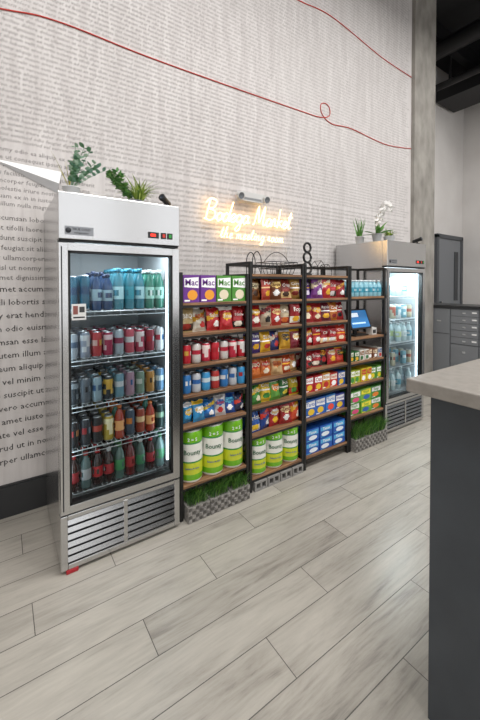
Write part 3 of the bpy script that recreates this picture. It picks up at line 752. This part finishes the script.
e=empty('emergency_light'); mb=MB(); wp=mat('#c8c8c6',.4)
mb.box(1.84,2.10,WY-.08,WY-.001,2.30,2.385,wp); mb.box(1.87,2.07,WY-.083,WY-.08,2.315,2.335,mat('#8a8c8e',.3)); mb.obj('housing',e,.010,3)
mb=MB()
for x in (1.82,2.12):
    M=Matrix.Translation((x,WY-.07,2.345))@Matrix.Rotation(math.pi/2+.3,4,'X')
    mb.lathe(0,0,-.02,[(.02,0),(.034,.02),(.038,.06),(.03,.06),(0,.05)],[wp,wp,wp,mat('#6a6e72',.1)],16,M)
mb.obj('lamp_heads',e)

# ---------------------------------------------------------------- mailbox cabinet
e=empty('mailbox_cabinet'); mb=MB()
CG=mat('#85888c',.45,.2); CG2=mat('#66696d',.45,.2); X=5.40
mb.box(X,X+.5,-1.2,3.2,.08,1.19,CG2); mb.box(X+.04,X+.5,-1.2,3.2,0,.08,mat('#303234'))
mb.obj('carcass',e,.003)
mb=MB(); mb.box(X-.03,X+.53,-1.22,3.22,1.19,1.225,mat('#2c2d2f',.35)); mb.obj('countertop',e,.003)
mb=MB(); lk=mat('#d8dadc',.3,.8)
y=2.46
while y>-1.1:
    for k in range(5):
        z1=1.17-k*.10; mb.box(X-.012,X,y-.36,y-.006,z1-.093,z1,CG); mb.box(X-.016,X-.012,y-.20,y-.16,z1-.06,z1-.04,lk); mb.box(X-.014,X-.012,y-.34,y-.28,z1-.05,z1-.03,mat('#f0f0f0'))
    mb.box(X-.012,X,y-.36,y-.006,.38,.665,CG); mb.box(X-.016,X-.012,y-.20,y-.16,.55,.58,lk)
    mb.box(X-.012,X,y-.36,y-.006,.10,.375,CG); mb.box(X-.016,X-.012,y-.20,y-.16,.25,.28,lk)
    y-=.37
for (ya,yb) in ((2.47,2.82),(2.83,3.18)):
    mb.box(X-.014,X,ya,yb,.10,.80,CG); mb.box(X-.014,X,ya,yb,.81,1.17,CG); mb.box(X-.018,X-.014,ya+.12,ya+.18,.98,1.0,lk)
mb.obj('mailbox_doors',e,.002,1)

# ---------------------------------------------------------------- reception counter
e=empty('reception_counter')
top=noisy('quartz_top','#858079','#98938d',30,.3)
mb=MB(); mb.box(1.145,2.1,-2.2,.665,1.155,1.2,top); mb.obj('countertop',e,.004)
pan=noisy('dark_panel','#3a3f45','#464c53',3,.2)
mb=MB(); mb.box(1.222,2.04,-2.2,.62,.0,1.155,pan)
mb.obj('body',e,.002,1)
mb=MB()
for y in (-.25,.2): mb.box(1.2205,1.2225,y,y+.004,.0,1.15,mat('#15171a'))
mb.obj('panel_joints',e)

# ---------------------------------------------------------------- lights
def area(name,loc,sx,sy,en,col=(1,1,1),rot=(0,0,0)):
    l=bpy.data.lights.new(name,'AREA'); l.shape='RECTANGLE'; l.size=sx; l.size_y=sy; l.energy=en; l.color=col
    o=bpy.data.objects.new(name,l); o.location=loc; o.rotation_euler=rot; link(o); return o
for i,(x,y,en) in enumerate(((-.8,.2,66),(1.6,.2,84),(4.0,.2,92),(6.6,1.0,80),(.5,-2.6,68),(4,-2.6,68))):
    area('ceiling_light_panel',(x,y,5.2),1.4,.8,en,(1,.98,.955))
w=bpy.data.worlds.new('World'); scene.world=w; w.use_nodes=True
bg=w.node_tree.nodes['Background']; bg.inputs[0].default_value=(.97,.98,1,1); bg.inputs[1].default_value=1.65

# ---------------------------------------------------------------- camera
c=bpy.data.cameras.new('camera'); co=bpy.data.objects.new('camera',c); scene.collection.objects.link(co)
c.sensor_width=36; c.lens=17.5; c.shift_y=-69/720; c.clip_start=.02
co.location=(0,0,1.52); co.rotation_euler=(math.radians(89),0,math.radians(-34.4))
scene.camera=co
